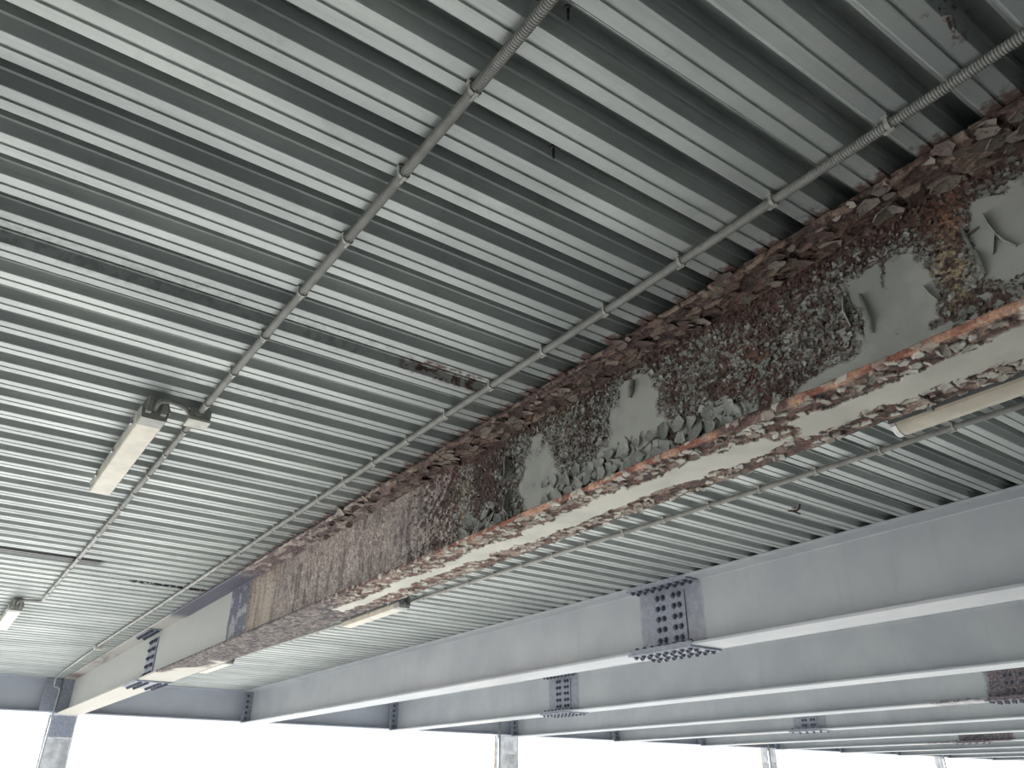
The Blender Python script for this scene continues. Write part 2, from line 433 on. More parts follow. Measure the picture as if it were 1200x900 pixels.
for k in list(range(-2, 0)) + list(range(1, 11)):
    x = X0 + SP * k
    odd = k % 2 == 1
    ys = 4.83 if odd else 10.05
    mat = {3: M['paint_rust_odd'], 6: M['paint_rust_even']}.get(k, M['paint_odd'] if odd else M['paint_even'])
    b = empty('steel_beam', (x, 0, ZB), BL[k], 'beam', 'parallel steel beams under the deck')
    for part, me in BM.items():
        o = link(part, me, b); 
        if not me.materials: me.materials.append(mat)
        o.material_slots[0].link = 'OBJECT'; o.material_slots[0].material = mat
    if k > 0:
        splice(b, ys, 2 if k in (1, 2, 3) else (1 if k in (4, 6) else 0), M['paint_rust_even'] if k == 6 else (M['paint_rust_odd'] if k == 3 else None))
    me = ENDP
    o = link('end_plate', me, b)
    if not me.materials: me.materials.append(M['plate'])
    if 0 < k < 5:
        for i in range(5):
            bolt(o, (-.10, YEND - .022, .09 + i * .095), '-y')

# ================================================================== the rusted beam
rb = empty('steel_beam', (X0, 0, ZB), 'big rusted steel beam with blistered, peeling grey paint running across the middle', 'beam', 'parallel steel beams under the deck')
ys_ = []; y = -1.0
while y < 9.6:
    ys_.append(y); d = math.sqrt(2.06 ** 2 + y * y + 1.7)
    y += min(.016, max(.0042, d * .0017))
    if y < .25: y += .006
ys_ += list(np.linspace(9.6, YEND, 40)); ys_ = np.array([YN, -4.0, -2.0] + ys_)
GREY = C(150, 152, 147); GREY2 = C(163, 164, 158); DK = C(68, 58, 57); PUR = C(86, 66, 65); BRN = C(108, 90, 80); ORG = C(122, 84, 70); TAN = C(158, 144, 118)
MAU = C(146, 128, 122); PALE = C(186, 174, 164); CLEAN = C(176, 177, 174); BLU = C(92, 94, 112)

# ---- web, left face
ZW0, ZW1 = ZB + FT, ZD - FT
zs = np.linspace(ZW0, ZW1, 118)
Yg, Zg = np.meshgrid(ys_, zs, indexing='ij'); Tg = (Zg - ZW0) / (ZW1 - ZW0)
n1 = fbm(Yg, Zg, 3.0, 1); n2 = fbm(Yg, Zg, 14, 2); n3 = fbm(Yg, Zg, 55, 3); n4 = fbm(Yg, Zg, 125, 5, 2); nv = fbm(Yg, Zg * .12, 26, 4, 3)
wy = Yg + (fbm(Yg, Zg, 9, 21) - .5) * .09; wt = Tg + (fbm(Yg, Zg, 9, 22) - .5) * .18
# how much paint is left, by place along and up the web
keep = np.full(Yg.shape, .47)
def blob(v, cy, ct, ry, rt):
    global keep
    keep = keep + v * bump2(wy, wt, cy, ct, ry, rt)
blob(.55, 1.02, .50, .16, .42); blob(.55, .91, .50, .10, .40); blob(.6, .63, .50, .09, .42); blob(.5, .40, .45, .15, .5)
blob(-.7, .75, .86, .07, .22); blob(-.28, 1.48, .78, .20, .28); blob(-.7, 1.40, .22, .08, .11); blob(-.75, 1.64, .40, .06, .14); blob(-.6, 1.57, .26, .06, .08); blob(-.45, 1.83, .62, .07, .13)
blob(.5, 2.10, .52, .22, .35); blob(.45, 2.06, .80, .07, .12); blob(.5, 2.10, .26, .45, .13); blob(.5, 2.72, .45, .20, .6); blob(.5, 1.7, .17, .5, .07); blob(.35, 1.1, .18, .5, .06)
blob(-.4, 3.15, .6, .16, .6); blob(.25, 3.36, .6, .06, .5); blob(-.3, 3.56, .5, .12, .6)
blob(-.85, .765, .52, .052, .22); blob(-.45, .955, .55, .016, .30); blob(-.5, .72, .26, .20, .055); blob(-.5, .95, .84, .22, .09); blob(-.45, .57, .90, .13, .12); blob(-.45, 1.13, .55, .03, .3); blob(-.45, 1.07, .5, .012, .12)
blob(-.4, 3.60, .5, .16, .9)
keep = keep - .55 * ss(wt, .84, 1.0) * (wy < 7.2)
pink = ss(wy + (n2 - .5) * 1.3 + (n3 - .5) * .9 + (n1 - .5) * .6, 3.5, 3.72) * (1 - ss(wy, 6.6, 6.85))
clean = ss(wy, 7.22, 7.27); bluez = ss(wy, 6.72, 6.80) * (1 - clean)
# small chips, medium chips, big cupped chips
d1, d2, cid, gx, gy = worley(wy, Zg, 46, 31); e = d2 - d1
D1, D2, CID, GX, GY = worley(Yg + (n2 - .5) * .03, Zg * .8, 16, 41); E = D2 - D1
smooth = ss(keep + (n1 - .5) * .5 + (n2 - .5) * .35, .72, .86)
chip = ((cid < np.clip(keep * 1.25 + (n1 - .5) * .9, 0, 1)) * ss(e, .05, .13))
bigz = np.clip(bump2(wy, wt, 2.1, .24, .55, .16) + bump2(wy, wt, 1.72, .2, .3, .10) + .8 * bump2(wy, wt, 3.15, .25, .18, .16), 0, 1)
bigm = ss(bigz + (n2 - .5) * .3, .35, .5)
bchip = (CID < .92) * ss(E, .04, .10)
paint = np.maximum(smooth, chip) * (1 - bigm) + bigm * bchip
paint = paint * (1 - pink) * (1 - clean) * (1 - bluez)
# rust colour
rr = ss(fbm(Yg, Zg, 30, 51), .38, .62)[..., None]
rust = DK * (1 - rr) + PUR * rr
rb2 = np.clip(bump2(wy, wt, 1.5, .6, .35, .5) + bump2(wy, wt, 2.05, .95, .5, .12) + .5 * (n1 > .55), 0, 1)
rust = cmix(rb2 * ss(n3, .35, .6) * .9, rust, BRN[None, None])
org = np.clip(bump2(wy, wt, .75, .86, .075, .2) * 1.3 + .7 * bump2(wy, wt, 1.48, .42, .06, .3), 0, 1)
rust = cmix(org * ss(n3, .2, .5), rust, ORG[None, None])
tan = np.clip(1.3 * bump2(wy, wt, .765, .50, .065, .22) + 1.0 * bump2(wy, wt, 2.55, .85, .12, .25) * ss(n3, .3, .5) + 1.0 * bump2(wy, wt, 3.36, .6, .07, .45), 0, 1)
rust = cmix(tan * ss(n3, .36, .52), rust, TAN[None, None])
top = ss(wt, .84, .98)
rust = cmix(top * .6, rust, C(92, 66, 62)[None, None])
pk = ss(fbm(Yg, Zg * .6, 70, 61, 3), .40, .66) * .6 + ss(n4, .5, .8) * .5
pcol = cmix(np.clip(pk, 0, 1), cmix(ss(n1, .35, .65), C(126, 110, 106)[None, None] + 0 * rust, C(146, 132, 126)[None, None]), C(194, 186, 180)[None, None])
strk = np.clip(ss(nv * .6 + n2 * .4, .55, .68) * .7 + ss(n1, .52, .66) * .35, 0, .85)
pcol = cmix(strk, pcol, C(88, 80, 84)[None, None])
tanz = ss(wy + (n2 - .5) * .25, 5.9, 6.35)
pcol = cmix(tanz * .85, pcol, cmix(ss(nv, .42, .66), C(172, 162, 148)[None, None] + 0 * rust, C(140, 120, 110)[None, None]))
rust = cmix(pink, rust, pcol)
rust = cmix(bluez, rust, cmix(ss(n2, .55, .62), BLU[None, None] + 0 * rust, C(150, 150, 156)[None, None]))
pc = cmix(ss(n1 * .6 + n2 * .4, .4, .62), GREY[None, None] + 0 * rust, GREY2[None, None])
pc = pc * (1 - (1 - smooth[..., None]) * (1 - bigm[..., None]) * (.42 * ss(n1 + (cid - .5) * .8, .3, .75)[..., None]))
pc = cmix((1 - smooth) * (1 - bigm) * .55 * ((cid * 7.3) % 1 > .62), pc, C(104, 90, 82)[None, None])
pc = cmix(ss(n3, .6, .78) * .35 * (1 - smooth), pc, C(112, 96, 86)[None, None])
colr = cmix(paint, rust, pc); colr = cmix(clean, colr, CLEAN[None, None] * (.96 + .08 * n1[..., None]))
# relief
curl = np.clip(d1 * 1.5, 0, 1) ** 2 * (.0045 + .006 * (cid > .7))
ph = smooth * (.0028 + .0008 * n2) + (1 - smooth) * (.0015 + curl)
ph = ph * (1 - bigm) + bigm * (.003 + .020 * np.clip(D1, 0, 1) ** 2 * (.4 + CID) + .012 * np.clip(GY, -.6, .6) * (CID - .3))
hgt = paint * ph + (1 - paint) * (.007 * (n3 - .5) + .005 * (n4 - .5) + .005 * (n2 - .4)) * (1 - clean)
hgt = hgt + pink * (.0025 * (pk - .4) - .003 * strk) + (1 - clean) * .005 * (n1 - .5)
hgt = hgt * ss(-np.abs(Tg - .5), -.5, -.485)
V = np.stack([X0 - .0075 - hgt, Yg, Zg], -1)
me = grid_mesh('web', V, colr, M['corroded'], alpha=np.clip(np.maximum(np.maximum(paint, clean), np.maximum(pink * (.42 + .5 * tanz), bluez)), 0, 1), extra=(boxv(X0 - .003, X0 + .007, YN, YEND, ZW0, ZW1), BOXF, C(120, 96, 88)))
world_child(link('web', me), rb)
web_keep = (ys_, zs, keep, smooth)

# ---- bottom flange: closed section, dense along its left edge and underside
def flange(name, section, fields):
    sx = np.array([s[0] for s in section]); sz = np.array([s[1] for s in section]); nx = np.array([s[2] for s in section]); nz = np.array([s[3] for s in section]); al = np.array([s[4] for s in section])
    Yf = np.repeat(ys_[:, None], len(section), 1); Sf = np.repeat(al[None], len(ys_), 0)
    h, c, al_ = fields(Yf, Sf)
    V = np.stack([sx[None] + h * nx[None], Yf, sz[None] + h * nz[None]], -1)
    m_ = V.shape[1]
    ev = np.vstack([V[0], V[-1]])
    me = grid_mesh(name, V, c, M['corroded'], wrap=True, alpha=al_)
    return world_child(link(name, me), rb)
xa, xb = X0 - FW / 2, X0 + FW / 2
sec = [(xa + .07, ZB + FT, 0, 1, -.09), (xa + .02, ZB + FT, 0, 1, -.04), (xa, ZB + FT, -.5, .7, -.02)]
sec += [(xa, ZB + FT - t, -1, 0, -.02 + t) for t in (.004, .008, .012, .016)]
sec += [(xa, ZB, -.5, -.7, 0)] + [(xa + s, ZB, 0, -1, s) for s in np.linspace(.004, FW - .004, 76)]
sec += [(xb, ZB, .5, -.7, FW), (xb, ZB + FT * .5, 1, 0, FW + .01), (xb, ZB + FT, .5, .7, FW + .02), (X0 + .02, ZB + FT, 0, 1, FW + .1), (X0, ZB + FT, 0, 0, FW + .2), (X0 - .02, ZB + FT, 0, 1, -.15)]
def fl_fields(Y, S):
    wS = S + (fbm(Y, S, 7, 71) - .5) * .10
    n1 = fbm(Y, S, 4, 72); n2 = fbm(Y * .7, S, 22, 73); n3 = fbm(Y, S, 70, 74)
    gap = .75 * bump2(Y, S, 1.40, .12, .10, .16) + .3 * bump2(Y, S, 3.6, .2, .25, .3)
    lo_ = .085 + .028 * ss(Y, 1.8, 3.6); hi_ = .255 - .015 * ss(Y, 1.8, 3.6)
    wS = wS + (n2 - .5) * .05 + (n3 - .5) * .03
    mid = ss(wS, lo_, lo_ + .03) * (1 - ss(wS, hi_ - .03, hi_)) * (1 - ss(Y, 4.7, 5.1)) + .9 * bump2(Y, S, .5, .2, .35, .2)
    mid = np.clip(mid - gap, 0, 1)
    paint = ss(mid + (n1 - .5) * .4 + (n2 - .5) * .3, .45, .55)
    d1, d2, cid, gx, gy = worley(Y * .7, S, 38, 75); e = d2 - d1
    chip = (cid < .38) * ss(e, .05, .15) * (1 - .7 * ss(Y, 4.2, 5.0))
    p = np.maximum(paint, chip * .9)
    edge = (S <= .001) & (S > -.021)
    rust = cmix(ss(n3, .35, .65), DK[None, None] + np.zeros(Y.shape + (3,)), C(112, 82, 74)[None, None])
    rust = cmix(ss(n2, .5, .7), rust, C(140, 122, 110)[None, None])
    orange = ss(Y, .2, .3) * (1 - ss(Y, 2.9, 3.6)) * (1 - ss(Y, 1.24, 1.27) * (1 - ss(Y, 1.52, 1.55)))
    ec = cmix(ss(n2, .45, .68), C(138, 88, 74)[None, None] + 0 * rust, C(178, 138, 116)[None, None])
    rust = cmix(np.where(edge | ((S > 0) & (S < .012)), orange, 0), rust, ec)
    rust = cmix(np.where(edge, (1 - orange) * .7, 0), rust, C(88, 62, 64)[None, None])
    pnk = ss(Y, 4.3, 5.0) * (S > -.021)
    rust = cmix(pnk, rust, cmix(ss(n2, .4, .65), C(70, 65, 70)[None, None] + 0 * rust, C(102, 93, 92)[None, None]))
    pc = cmix(ss(n1, .4, .65), C(176, 175, 166)[None, None] + 0 * rust, C(192, 190, 180)[None, None])
    pc = cmix((1 - paint) * (cid > .2), pc, C(150, 140, 130)[None, None])
    c = cmix(p, rust, pc)
    cl = ss(Y + (n1 - .5) * 3.0 + (wS - .17) * 4.0, 7.9, 8.6)
    c = cmix(cl, c, C(186, 182, 174)[None, None])
    h = np.where(edge, .35, 1) * p * (.004 + (1 - paint) * .012 * np.clip(d1, 0, 1) ** 2) + (1 - p) * (.008 * (n2 - .5) + .004 * (n3 - .5))
    lip = bump2(Y, S, 1.4, -.005, .14, .03) * .010
    h = (h + lip) * (1 - cl) * np.where(S < -.03, .3, 1) * np.where(S > FW, 0, 1)
    return h, c, np.clip(np.maximum(np.maximum(p, cl), np.where(edge, orange * .45, 0)), 0, 1)
flange('bottom_flange', sec, fl_fields)

# ---- top flange
sec = [(X0 - .008, ZD - FT - .006, 0, 0, .18)] + [(X0 - .012 - s, ZD - FT, 0, -1, .17 - s) for s in np.linspace(0, FW / 2 - .018, 34)]
sec += [(xa, ZD - FT, -.6, -.6, 0), (xa, ZD - FT + .007, -1, 0, -.007), (xa, ZD - FT + .013, -1, 0, -.013), (xa, ZD - .001, -.6, 0, -.02), (xa + .03, ZD - .0005, 0, 0, -.05), (xb - .03, ZD - .0005, 0, 0, -.4), (xb, ZD - .001, .5, 0, -.4), (xb, ZD - FT, .5, -.5, -.45), (X0 + .01, ZD - FT, 0, 0, -.5)]
def tf_fields(Y, S):
    n1 = fbm(Y * .6, S, 5, 82); n2 = fbm(Y * .45, S, 26, 83); n3 = fbm(Y, S, 75, 84)
    d1, d2, cid, gx, gy = worley(Y * .55, S * 1.3, 22, 85); e = d2 - d1
    scale = (cid < .6) * ss(e, .04, .14)
    fade = 1 - ss(Y, 6.3, 7.0); dark = ss(Y, 6.2, 6.8) * (1 - ss(Y, 8.6, 9.0))
    rust = cmix(ss(n3, .35, .65), C(66, 53, 52)[None, None] + np.zeros(Y.shape + (3,)), C(98, 80, 75)[None, None])
    sc = cmix(ss(cid, .1, .5), C(138, 122, 110)[None, None] + 0 * rust, C(108, 84, 76)[None, None])
    c = cmix(scale * ss(n2, .35, .5), rust, sc)
    c = cmix(ss(Y, 3.6, 5.0), c, cmix(ss(n2, .45, .6), C(112, 98, 100)[None, None] + 0 * rust, C(166, 156, 150)[None, None]))
    c = cmix(1 - fade, c, C(168, 166, 162)[None, None]); c = cmix(dark, c, C(88, 88, 104)[None, None])
    pt = np.clip(bump2(Y, S, 14.8, .1, .4, .2) + .7 * bump2(Y, S, 12.6, .1, .8, .2) * (n2 > .5), 0, 1); c = cmix(pt, c, C(108, 88, 88)[None, None])
    h = (scale * .012 * (.3 + np.clip(d1, 0, 1) ** 2) + .014 * (n2 - .45) + .005 * (n3 - .5)) * fade * (S > -.03)
    return h, c, np.clip(np.maximum(1 - fade, scale * .35), 0, 1)
flange('top_flange', sec, tf_fields)
splice(rb, 10.02, 2)
ENDP0 = MB().box(-FW / 2, FW / 2, YEND - .022, YEND - .002, .0, DEP).obj('end_plate', M['plate'], rb)

# ---- lifted flakes: each a small cupped plate
def flake_mesh(name, mat, seed, cup, thick=.02):
    r = random.Random(seed); n = 6; b = bmesh.new()
    ang = [2 * math.pi * (i + r.uniform(-.3, .3)) / n for i in range(n)]; rad = [r.uniform(.7, 1.15) for _ in range(n)]
    ax = r.uniform(0, math.pi)
    def pt(a, rr, dz):
        x, y = rr * math.cos(a), rr * math.sin(a); u = x * math.cos(ax) + y * math.sin(ax)
        return b.verts.new((x, y, cup * (u * u * .8 + .2 * rr * rr) + dz))
    L = []
    for dz in (0, -thick):
        L.append((b.verts.new((0, 0, dz)), [pt(a, q * .55, dz) for a, q in zip(ang, rad)], [pt(a, q, dz) for a, q in zip(ang, rad)]))
    for s, (c, i1, i2) in enumerate(L):
        for k in range(n):
            k2 = (k + 1) % n
            for f in ((c, i1[k], i1[k2]), (i1[k], i2[k], i2[k2], i1[k2])): b.faces.new(f if s == 0 else f[::-1])
    for k in range(n): b.faces.new((L[0][2][k], L[1][2][k], L[1][2][(k + 1) % n], L[0][2][(k + 1) % n]))
    me = bpy.data.meshes.new(name); b.to_mesh(me); b.free(); me.materials.append(mat); return me
FM = {'paint_flake': [flake_mesh('paint_flake', M['flake'], i, .25 + .1 * (i % 4)) for i in range(8)],
      'pale_flake': [flake_mesh('paint_flake', M['flake_pale'], 20 + i, .2 + .1 * (i % 4)) for i in range(8)],
      'rust_flake': [flake_mesh('rust_flake', M['rustflake'], 40 + i, .1 + .1 * (i % 3), .10) for i in range(8)]}
def basis(nrm, along, spin, tilt):
    z = Vector(nrm).normalized(); x = Vector(along).normalized(); yv = z.cross(x)
    m = Matrix((x, yv, z)).transposed().to_4x4()
    return m @ Matrix.Rotation(spin, 4, 'Z') @ Matrix.Rotation(tilt, 4, 'Y')
def flake(kind, loc, nrm, size, tilt=None, spin=None, stretch=1.0):
    me = random.choice(FM[kind]); o = bpy.data.objects.new('rust_flake' if kind == 'rust_flake' else 'paint_flake', me); COL.objects.link(o)
    o.parent = rb; o.matrix_parent_inverse = Matrix.Translation((-X0, 0, -ZB))
    tilt = random.uniform(-.5, .5) if tilt is None else tilt; spin = random.uniform(0, 6.28) if spin is None else spin
    o.matrix_basis = Matrix.Translation(loc) @ basis(nrm, (0, 1, 0), spin, tilt) @ Matrix.Diagonal((size * stretch, size, size, 1))
    return o
def keep_at(y, t):
    i = int(np.searchsorted(ys_, y)); j = int(np.clip(t * 117, 0, 117)); return keep[min(i, len(ys_) - 1), j], smooth[min(i, len(ys_) - 1), j]
cnt = 0
while cnt < 150:                                   # on the web, where the paint is breaking up
    y = .3 + 3.2 * random.random() ** 1.2; t = random.uniform(.16, .95); kp, sm = keep_at(y, t)
    if sm > .5 or kp < .3 or random.random() > .8: continue
    s = random.uniform(.007, .015) * (1.25 if t < .35 else 1.0)
    flake('paint_flake', (X0 - .013 - random.uniform(0, .004), y, ZW0 + t * (ZW1 - ZW0)), (-1, 0, 0), s); cnt += 1
for y in np.arange(1.60, 2.66, .075):              # the row of big cupped chips along the foot of the web
    for q in range(2):
        t = .19 + .12 * q + random.uniform(-.03, .03)
        flake('paint_flake', (X0 - .020, y + random.uniform(-.015, .015), ZW0 + t * (ZW1 - ZW0)), (-1, 0, random.uniform(-.2, .2)), random.uniform(.028, .042), random.uniform(-.35, .35))
for i in range(7): flake('paint_flake', (X0 - .022, 3.02 + .05 * i, ZW0 + (.2 + .05 * (i % 3)) * (ZW1 - ZW0)), (-1, -.2, 0), random.uniform(.02, .04), .5)
cnt = 0
while cnt < 100:                                   # under the bottom flange, both sides of the bare strip
    y = .5 + 4.0 * random.random() ** 1.3; s = random.choice((random.uniform(.012, .085), random.uniform(.25, .335)))
    flake('pale_flake', (xa + s, y, ZB - .008 - random.uniform(0, .004)), (0, 0, -1), random.uniform(.007, .017), random.uniform(-.7, .7), None, 1.6); cnt += 1
cnt = 0
while cnt < 200:                                   # scale hanging from the top flange
    y = .2 + 5.0 * random.random() ** 1.5; s = random.uniform(-.004, .15)
    flake('rust_flake', (xa + s, y, ZD - FT - .010 + (.008 if s < .01 else 0)), (0 if s > .01 else -.7, 0, -1), random.uniform(.010, .034), random.uniform(-.4, .4), random.uniform(-.5, .5), 1.5); cnt += 1
# long lips of paint rolled away from the cracks
def paint_lip(pts, w, side):
    b = bmesh.new(); rows = []
    for i, (y, t) in enumerate(pts):
        z = ZW0 + t * (ZW1 - ZW0); k = math.sin(math.pi * (i + .35) / (len(pts) - .3)); ww = 1.4 * w * (.35 + .65 * k)
        rows.append([b.verts.new((X0 - .011 - a, y + side * bq, z)) for a, bq in ((0, 0), (.5 * ww, .25 * ww), (.95 * ww, .15 * ww), (1.15 * ww, -.25 * ww), (1.05 * ww, -.28 * ww), (.85 * ww, .05 * ww), (.4 * ww, .15 * ww), (0, -.05 * ww))])
    for r0, r1 in zip(rows[:-1], rows[1:]):
        for k in range(8): b.faces.new((r0[k], r0[(k + 1) % 8], r1[(k + 1) % 8], r1[k]))
    b.faces.new(rows[0]); b.faces.new(rows[-1][::-1]); bmesh.ops.recalc_face_normals(b, faces=b.faces)
    me = bpy.data.meshes.new('paint_curl'); b.to_mesh(me); b.free(); me.materials.append(M['flake'])
    world_child(link('paint_curl', me), rb)
for pts, w, sd in [([(2.95, .78), (2.94, .70), (2.93, .62), (2.95, .55), (3.0, .52)], .03, 1), ([(2.93, .44), (2.94, .34), (2.95, .26), (2.93, .18)], .026, 1),
                   ([(1.045, .62), (1.035, .52), (1.03, .42), (1.035, .34)], .016, -1), ([(1.10, .66), (1.105, .55), (1.095, .44)], .014, 1),
                   ([(.715, .70), (.71, .62), (.705, .55)], .014, -1), ([(.70, .54), (.695, .46), (.695, .38)], .014, -1), ([(.655, .72), (.65, .64), (.64, .57)], .013, 1),
                   ([(.64, .57), (.625, .50), (.605, .45)], .011, 1), ([(.645, .57), (.652, .52), (.662, .47)], .009, 1), ([(.71, .64), (.69, .645), (.672, .66)], .012, 1), ([(2.05, .86), (2.06, .78), (2.075, .72)], .02, -1),
                   ([(.86, .48), (.845, .40), (.83, .35)], .014, 1)]:
    paint_lip(pts, w, sd)
# crumbs of paint and of rust too small to count
def crumbs(name, mat, count, seed, rusty):
    r = random.Random(seed); bv, bf = [], []; k = 0
    while k < count:
        y = .2 + 3.8 * r.random() ** 1.1; t = r.uniform(.1, .99); kp, sm = keep_at(y, t)
        if r.random() < (y - 2.9) / 1.2: continue
        if sm > .35 or r.random() > (1.25 - kp if rusty else kp * 1.5): continue
        s = r.uniform(.003, .0075); z = ZW0 + t * (ZW1 - ZW0); a = r.uniform(0, 6.28); x = X0 - .009 - r.uniform(0, .005)
        Bm = basis((-1, 0, 0), (0, 1, 0), a, r.uniform(-.9, .9)); n = len(bv)
        for px, py, pz in ((-1, -.8, .3), (1, -.7, .2), (.8, .9, .25), (-.9, .7, .3), (0, 0, -.25)):
            q = Bm @ Vector((px * s, py * s, pz * s)); bv.append((x + q.x, y + q.y, z + q.z))
        bf += [(n, n + 1, n + 4), (n + 1, n + 2, n + 4), (n + 2, n + 3, n + 4), (n + 3, n, n + 4), (n, n + 3, n + 2, n + 1)]; k += 1
    me = bpy.data.meshes.new(name); me.from_pydata(bv, [], bf); me.materials.append(mat)
    o = world_child(link(name, me), rb); o['kind'] = 'stuff'
crumbs('paint_crumbs', M['crumb'], 3600, 3, False)
crumbs('rust_crumbs', M['rustcrumb'], 4200, 4, True)

# ================================================================== edge beam and columns at the far side
eb = empty('edge_beam', (12.0, 15.62, ZB + .035), 'blue-grey steel edge beam crossing the far side above the bright sky', 'beam')
h = .15; ze = ZB + .035
MB().box(XL, XR, 15.615, 15.627, ze + .018, ZD - .018).obj('web', M['edge_paint'], eb, True)
MB().box(XL, XR, 15.62 - h, 15.62 + h, ze, ze + .018, .0015).obj('bottom_flange', M['edge_paint'], eb, True)
MB().box(XL, XR, 15.62 - h, 15.62 + h, ZD - .018, ZD, .0015).obj('top_flange', M['edge_paint'], eb, True)
for k in range(-2, 11):
    x = X0 + SP * k
    if k % 3 == 0: continue
    MB().box(x - .1, x + .1, 15.47, 15.60, ze + .02, ZD - .02).obj('stiffener', M['edge_paint'], eb, True)

CL = {0: 'steel column with flaking paint at the far left, under the rusted beam', 3: 'rust-stained column standing mid-picture with a white pipe down it', 6: 'steel column against the sky, second from the right', 9: 'rightmost steel column against the sky, under the far thin beams'}
for k, lab in CL.items():
    x = X0 + SP * k - (.05 if k else 0); w = .33 if k else .22; ya, yb = 15.79, 16.21
    c = empty('steel_column', (x, 16.0, 0), lab, 'column', 'columns along the far side')
    warm = M['column_warm'] if k else M['column']
    top = ZD - .001
    MB().box(x - w, x - w + .022, ya, yb, 0, top, .002).obj('flange', warm, c, True)
    MB().box(x + w - .022, x + w, ya, yb, 0, top, .002).obj('flange', M['column'], c, True)
    MB().box(x - w + .0225, x + w - .0225, 15.97, 15.985, 0, top).obj('web', M['column'], c, True)
    for zz in (ze - .36, ze - .02):
        MB().box(x - w + .0225, x + w - .0225, ya + .002, 15.969, zz, zz + .015).obj('stiffener', M['column'], c, True)
    MB().box(x - w + .0225, x + w - .0225, ya + .004, ya + .014, ze - .344, ze - .021).obj('patch_plate', M['column'] if k else M['plate'], c, True)
    if k:
        o = MB().tube([(x - .46, 15.40, 0), (x - .46, 15.40, ZD - .02)], .03, 10).obj('drain_pipe', M['steel_pipe'])
        tag(o, {3: 'pale vertical pipe clamped to the rust-stained middle column', 6: 'pale vertical pipe in front of the column second from right', 9: 'pale vertical pipe in front of the rightmost column'}[k], 'pipe', 'pipes on the far columns')
MB().box(X0 - .42, X0 - .18, 15.455, 15.465, ze + .02, ZD - .02).obj('gusset_plate', M['plate'], eb, True)

# ================================================================== conduits with clips
def ribbed_path(path, r, rib_to, pitch=.0076):
    pts, rad = [], []
    n = int((rib_to - path(0)[1]) / pitch)
    return n
def conduit(name, label, xf, zf, y0, y1, ysm, r=.0155, mat=None, group='conduits along the deck'):
    root = empty(name, (xf(y0), y0, zf(y0)), label, 'conduit', group)
    pts, rad = [], []; y = y0; pitch = .0078
    while y < ysm:
        for dy, rr in ((0, r * .86), (.0022, r), (.0056, r)): pts.append((xf(y + dy), y + dy, zf(y + dy))); rad.append(rr)
        y += pitch
    while y < y1:
        pts.append((xf(y), y, zf(y))); rad.append(r * .97); y += .25
    pts.append((xf(y1), y1, zf(y1))); rad.append(r * .97)
    MB().tube(pts, rad, 10).obj('tube', mat or M['conduit'], root, True)
    return root
def clip_mesh(r=.0155):
    b = MB(); a = r + .0008; o2 = r + .0035; prof = []
    for i in range(11):
        t = math.pi * (-.12 - .76 * i / 10); prof.append((o2 * math.cos(t), o2 * math.sin(t)))
    prof = [(o2, .012)] + prof + [(-o2, .012)]
    inner = [(x * a / o2, z * a / o2 if z < 0 else z) for x, z in reversed(prof)]
    b.prism(prof + inner, 1, -.005, .005)
    b.box(-o2 - .004, o2 + .004, -.009, .009, .012, .019)
    b.box(-.004, .004, -.012, .020, -o2 - .004, -o2 + .001)
    return b.mesh('clip', M['clip'])
CLIP = clip_mesh()
def clips(root, xf, zf, ylist):
    for y in ylist:
        o = link('clip', CLIP); o.location = (xf(y), y, zf(y)); world_child(o, root)
ZC = ZD - .0185
k_ = lambda y, z=ZC: ZC
c1x = lambda y: .735 + .004 * math.sin(y * 1.3)
c1 = conduit('flexible_conduit', 'ribbed grey conduit running to the left lamps, leftmost on the deck', c1x, k_, -1.5, 8.75, 6.0)
edges = [Y0 + k * P for k in range(-16, 78)]
clips(c1, c1x, k_, [e - .05 for e in edges[::2] if -1.4 < e < 8.6])
c2x = lambda y: 1.69 + .006 * math.sin(y * .9 + 1)
c2 = conduit('flexible_conduit', 'ribbed grey conduit clipped alongside the rusted beam', c2x, k_, -1.5, 11.4, 6.5)
clips(c2, c2x, k_, [e - .03 for e in edges[1::2] if -1.4 < e < 11.2])
c3x = lambda y: 3.80 - .035 * y + .004 * math.sin(y * 1.1)
c3z = lambda y: ZD - .0185
c3 = conduit('flexible_conduit', 'grey conduit on the deck between the rusted beam and the first smooth beam', c3x, c3z, -1.5, 15.0, 4.0)
clips(c3, c3x, c3z, [e - .04 for e in edges[::2] if -1.4 < e < 14.8])
# thin pipe from the second conduit to the far column and down it
jb = empty('junction_box', (1.70, 11.45, ZD - .05), 'tiny grey junction box where the second conduit thins, near the far column', 'junction box', 'junction boxes on the deck')
MB().box(1.655, 1.745, 11.40, 11.50, ZD - .05, ZD - .001, .006).obj('body', M['box'], jb, True)
MB().box(1.66, 1.74, 11.405, 11.495, ZD - .058, ZD - .0505, .003).obj('lid', M['box'], jb, True)
pts = [(1.70, 11.5, ZD - .022), (1.71, 13.0, ZD - .026), (1.73, 14.4, ZD - .022), (1.76, 15.2, ZD - .025), (1.765, 15.33, ZD - .05), (1.77, 15.36, ZD - .10), (1.77, 15.37, ZD - .14), (1.86, 15.38, ZD - .17), (1.87, 15.385, ZD - .2), (1.86, 15.385, ze), (1.84, 15.385, 1.5), (1.83, 15.385, .0)]
o = MB().tube(pts, .014, 8).obj('riser_pipe', M['steel_pipe']); tag(o, 'thin pale pipe running down the front of the far left column', 'pipe')

